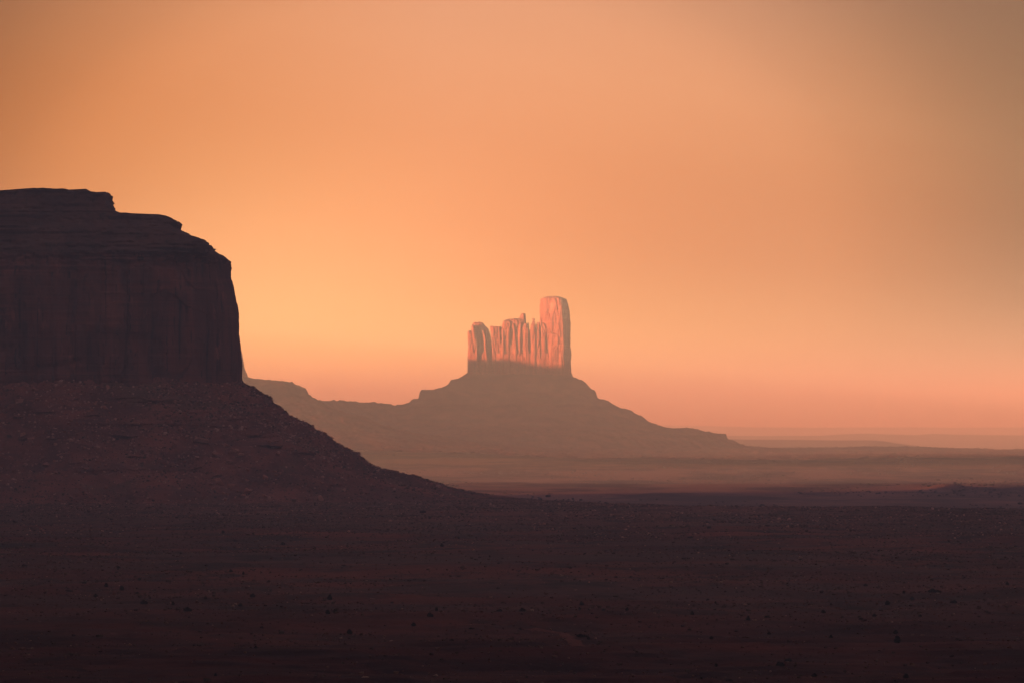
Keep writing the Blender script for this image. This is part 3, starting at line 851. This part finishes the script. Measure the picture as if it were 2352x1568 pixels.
# scrub on the mesa's slope
idx = g.integers(0, len(tp), 14000)
dn = fbm(tp[idx, 0] / 70, tp[idx, 1] / 70, 0, 318, 3) + 0.6 * sstep(60, 5, tp[idx, 2])
idx = idx[dn > g.uniform(-0.3, 0.7, len(idx))]
s2 = g.gamma(3.0, 0.2, len(idx)) + 0.2
tag(link('slope_scrub', clump_mesh(tp[idx], s2, s2, 'slope_scrub', M_SAGE, seed=319), M_SAGE), label='sparse olive scrub growing on the lower slope of the dark mesa', cat='scrub', kind='stuff')
# dark specks of scrub on the far slopes and the middle plain
x, y, g = scatter_plain(26000, 4500, 11000, 321, 8.6)
k = fbm(x / 160, y / 420, 0, 322, 4) > g.uniform(-0.05, 0.5, len(x))
x, y = x[k], y[k]
s3 = g.gamma(3.0, 0.28, len(x)) + 0.3
tag(link('far_scrub', clump_mesh(np.stack([x, y, ground_z(x, y)], -1), s3 * 1.3, s3, 'far_scrub', M_BUSH, seed=323), M_BUSH), label='tiny dark scrub specks on the hazy middle plain', cat='scrub', kind='stuff')


def bush_mesh(seed, lobes):
    """a juniper: a short forked trunk and clumps of many small leaf faces; about 1 m tall, 1.3 m wide."""
    g = np.random.default_rng(seed)
    V, F3 = [], []
    nv = 0
    for cx, cy, cz, r in lobes:
        n = 520
        d = g.normal(size=(n, 3)); d /= np.linalg.norm(d, axis=1)[:, None]
        rr = r * g.uniform(0.45, 1.0, n) ** 0.5 * (1 + 0.25 * vnoise(d[:, 0] * 2.5, d[:, 1] * 2.5, d[:, 2] * 2.5, seed))
        c = np.array([cx, cy, cz]) + d * rr[:, None] * np.array([1, 1, 0.85])
        c[:, 2] = np.maximum(c[:, 2], 0.03)
        for q in range(3):
            V.append((c + g.normal(size=(n, 3)) * 0.05)[:, None, :])
        tri = np.concatenate(V[-3:], 1).reshape(-1, 3); V = V[:-3]; V.append(tri)
        F3.append(np.arange(nv, nv + 3 * n).reshape(-1, 3)); nv += 3 * n
    for a in np.arange(3) * 2.1:
        ring = np.arange(5) * 2 * np.pi / 5
        rows = []
        for h, off, rad in ((-0.15, 0.0, 0.06), (0.25, 0.06, 0.045), (0.55, 0.2, 0.02)):
            rows.append(np.stack([off * np.cos(a) + rad * np.cos(ring), off * np.sin(a) + rad * np.sin(ring), np.full(5, h)], -1))
        T = np.concatenate(rows); V.append(T)
        f = grid_faces(3, 5, True) + nv
        F3.append(f[:, [0, 1, 2]]); F3.append(f[:, [0, 2, 3]]); nv += len(T)
    return mesh_from('juniper_bush', np.concatenate(V), [np.concatenate(F3)], smooth=False)


BUSH = [bush_mesh(401, [(0, 0, .45, .42), (.3, .1, .36, .33), (-.3, -.1, .38, .34), (.05, .05, .7, .28)]),
        bush_mesh(402, [(0, 0, .4, .42), (.42, 0, .3, .3), (-.36, .1, .34, .3), (-.05, 0, .62, .3)]),
        bush_mesh(403, [(0, 0, .5, .36), (.18, .1, .3, .32), (-.2, -.05, .32, .32), (0, 0, .8, .22)]),
        bush_mesh(404, [(0, 0, .33, .34), (.5, 0, .28, .28), (-.5, .1, .3, .3), (.2, .0, .45, .3), (-.9, 0, .2, .2)])]
for m in BUSH: m.materials.append(M_BUSH)


LA = [(1025, 138, 22), (1300, 175, 22), (488, 372, 26), (318, 405, 22), (662, 467, 36), (862, 490, 40), (795, 465, 24), (630, 415, 22), (1160, 430, 26), (1105, 472, 24), (1515, 430, 32), (1505, 503, 34), (1540, 500, 30),
      (1605, 582, 40), (1565, 567, 26), (1632, 565, 22), (1900, 562, 26), (2075, 682, 36), (2030, 195, 22), (2098, 168, 18), (945, 440, 20), (890, 660, 20), (2060, 805, 22), (2295, 540, 24), (560, 397, 30), (440, 432, 22),
      (990, 795, 26), (2165, 567, 20), (640, 345, 22), (1060, 317, 18), (1118, 328, 18), (385, 372, 16), (545, 300, 18), (1975, 520, 30), (2005, 515, 26), (1285, 565, 18), (1175, 690, 18), (2250, 250, 14), (830, 235, 14)]
LB = [(1937, 402, 44), (1725, 462, 34), (1838, 430, 30), (1800, 413, 22), (2030, 455, 28), (1625, 385, 20), (1430, 502, 24), (1085, 535, 28), (1170, 525, 20), (1180, 562, 20), (1763, 567, 28), (1770, 630, 52), (318, 612, 36), (352, 625, 22),
      (350, 490, 18), (310, 490, 18), (320, 468, 26), (528, 492, 22), (420, 510, 16), (828, 514, 26), (38, 582, 18), (48, 495, 30), (915, 635, 24), (1225, 735, 44), (1270, 722, 38), (1240, 745, 30), (1390, 775, 34), (1810, 797, 36), (1000, 815, 28),
      (938, 762, 22), (68, 805, 22), (870, 822, 18), (1605, 535, 16), (1665, 520, 22), (1875, 520, 20), (935, 455, 16), (900, 447, 14), (1465, 465, 14), (1885, 630, 22), (1465, 628, 24), (820, 160, 18), (1445, 135, 14), (1545, 165, 12), (2275, 375, 24)]
SPOTS = [(a * 0.5, 1151.5 + b * 0.5, s * 0.5) for a, b, s in LA] + [(1176 + a * 0.5, 1151.5 + b * 0.5, s * 0.5) for a, b, s in LB]
SPECIAL = {(1937, 402): 'broad dark juniper bush largest of those on the right of the plain',
           (1605, 582): 'round near-black juniper bush with two smaller bushes just behind it',
           (2075, 682): 'rounded black juniper bush alone on reddish ground near the bottom edge',
           (1025, 138): 'small dark bush alone on the plain below the mesa slope',
           (1770, 630): 'wide black juniper bush beside a dark wash low on the right',
           (318, 612): 'dark juniper bush at the end of the pale red track'}
for i, (px, py, w) in enumerate(SPOTS):
    X, Yv = on_plain(px, py + w * 0.32)
    o = bpy.data.objects.new('juniper_bush', BUSH[i % 4])
    s = w * K * Yv / 1.35
    o.location = (X, Yv, float(ground_z(X, Yv)) - 0.05 * s)
    o.scale = (s, s, s * random.uniform(0.8, 1.15)); o.rotation_euler = (0, 0, random.uniform(0, 6.28))
    COL.objects.link(o)
    a, b, _ = (LA + LB)[i]
    tag(o, SPECIAL.get((a, b), 'small dark juniper bush scattered on the shadowed desert plain'), 'bush', 'juniper bushes on the dark plain')


def boulder_mesh(seed, name):
    import bmesh
    g = np.random.default_rng(seed)
    bm = bmesh.new(); bmesh.ops.create_icosphere(bm, subdivisions=4, radius=1.0)
    V = np.array([v.co[:] for v in bm.verts])
    me = bpy.data.meshes.new(name)
    # chop with planes for flat broken faces, then roughen
    for _ in range(11):
        d = g.normal(size=3); d /= np.linalg.norm(d); h = g.uniform(0.45, 0.82)
        t = V @ d - h
        V = V - np.where(t > 0, t, 0)[:, None] * d[None, :] * 0.97
    V = V * (1 + 0.09 * fbm(V[:, 0] * 2.2, V[:, 1] * 2.2, V[:, 2] * 2.2, seed, 4)[:, None])
    for v, c in zip(bm.verts, V): v.co = c
    bm.to_mesh(me); bm.free()
    return me


BOULDER = [boulder_mesh(501 + i, 'boulder') for i in range(6)]
for m in BOULDER: m.materials.append(M_BOULDER)
PALE = [boulder_mesh(521 + i, 'boulder') for i in range(3)]
for m in PALE: m.materials.append(M_PALE)


def put_boulder(i, px, py, w, h, label, pale=False, tilt=0.0):
    j = int(np.argmin((tpx - px) ** 2 + (tpy - py - h * 0.35) ** 2))
    p = tp[j]
    m = K * p[1]
    me = (PALE if pale else BOULDER)[i % (3 if pale else 6)]
    o = bpy.data.objects.new('boulder', me)
    o.location = (float(p[0]), float(p[1]) - 0.25 * w * m, float(p[2]) + 0.30 * h * m)
    o.scale = (w * m * 0.62, w * m * 0.5, h * m * 0.66)
    o.rotation_euler = (random.uniform(-.2, .2), tilt, random.uniform(-.5, .5))
    COL.objects.link(o)
    return tag(o, label, 'boulder', 'boulders on the mesa slope')


BIG = [(461, 1009, 33, 14, 'largest boulder on the mesa slope, a long slab leaning to the right', True, 0.2), (519, 1021, 13, 10, 'squarish brown boulder right of the long leaning slab boulder', False, 0),
       (542, 1033, 15, 10, 'pale angular boulder just above a rounded pale boulder', True, 0), (552, 1044, 14, 9, 'rounded pale boulder touching the foot of a pale angular one', True, 0),
       (497, 1042, 19, 11, 'brown wedge boulder below the long slab, sloping to the right', False, 0.5), (528, 1059, 15, 11, 'upright boulder below the pair of pale boulders', False, 0),
       (609, 1095, 13, 12, 'reddish boulder low on the right of the slope', False, 0), (504, 1105, 24, 14, 'broad brown block leaning on the lower slope', False, 0.5), (530, 1115, 19, 13, 'thick square boulder at the right of a broad leaning block', False, 0.2),
       (569, 1127, 15, 16, 'tall rounded boulder near the foot of the slope', False, 0), (737, 1160, 14, 14, 'pale orange boulder standing alone at the foot of the mesa slope', True, 0),
       (415, 984, 12, 9, 'boulder up left of the long leaning slab', False, 0), (312, 971, 16, 7, 'flat pale-topped boulder in the middle of the slope', True, 0.1), (242, 935, 15, 8, 'angular boulder above a heap of smaller boulders high on the slope', False, 0.3),
       (72, 1008, 16, 10, 'brown boulder at the left end of the slope beside a dark hollow', False, 0), (107, 1067, 17, 9, 'low reddish boulder near the greenish gravel at the foot', False, 0.2), (248, 888, 9, 9, 'pale boulder perched just below the cliff base', True, 0)]
for i, b in enumerate(BIG): put_boulder(i, *b)
MORE = [(53, 997, 13, 10), (203, 944, 9, 6), (195, 948, 8, 6), (211, 941, 9, 6), (190, 940, 7, 5), (110, 927, 10, 7), (78, 893, 10, 8), (288, 1059, 8, 5), (200, 1076, 12, 6), (322, 1074, 8, 5), (608, 1137, 13, 6), (740, 1108, 10, 4),
        (500, 1092, 18, 6), (619, 1060, 7, 3), (659, 1010, 10, 5), (635, 1012, 14, 4), (633, 1082, 7, 5), (548, 1126, 13, 4), (577, 999, 10, 4), (560, 1135, 9, 6), (510, 1018, 8, 5), (430, 1000, 9, 7), (450, 1024, 9, 6), (425, 1058, 8, 4), (485, 1110, 10, 7),
        (640, 972, 9, 4), (668, 1030, 8, 5), (688, 1118, 8, 5), (240, 1082, 8, 4), (255, 1088, 8, 4), (130, 1085, 8, 5), (150, 1092, 9, 5)]
g = np.random.default_rng(541)
cl = [(205, 945, 40, 14), (520, 1035, 50, 30), (530, 1110, 60, 22), (330, 1030, 160, 50), (120, 960, 90, 45), (650, 1060, 80, 40), (180, 1085, 90, 15), (760, 1090, 90, 30)]
for _ in range(120):
    c = cl[g.integers(0, len(cl))]
    w = float(np.clip(g.gamma(2.5, 1.7), 2.5, 11))
    MORE.append((c[0] + g.normal() * c[2], c[1] + g.normal() * c[3], w, w * g.uniform(.45, .8)))
LBL = 'broken brown boulder among many on the rubble slope of the mesa'
for i, (px, py, w, h) in enumerate(MORE):
    if -30 < px < 1100: put_boulder(i + 3, px, py, w, h, LBL, (i % 7 == 0), random.uniform(-.35, .35))

# ---------------------------------------------------------------- the dusty air
hz = bpy.data.materials.new('dusty_air'); hz.use_nodes = True
hn, hl = hz.node_tree.nodes, hz.node_tree.links
hn.clear()
ho = hn.new('ShaderNodeOutputMaterial'); pv = hn.new('ShaderNodeVolumePrincipled')
pv.inputs['Color'].default_value = (0.64, 0.92, 1.0, 1)      # fine dust: scatters the blue a little more
pv.inputs['Absorption Color'].default_value = (1, 1, 1, 1)
pv.inputs['Density'].default_value = HAZE_DENSITY
pv.inputs['Anisotropy'].default_value = -0.4
hl.new(pv.outputs[0], ho.inputs['Volume'])
hw, zb, zt = 46000.0, -84.0, 448.0
V = [(sx * hw, sy * hw, zv) for zv in (zb, zt) for sx, sy in ((-1, -1), (1, -1), (1, 1), (-1, 1))]
F = [(3, 2, 1, 0), (4, 5, 6, 7), (0, 1, 5, 4), (1, 2, 6, 5), (2, 3, 7, 6), (3, 0, 4, 7)]
tag(link('haze', mesh_from('haze', V, [np.array(F)], smooth=False), hz), kind='stuff')
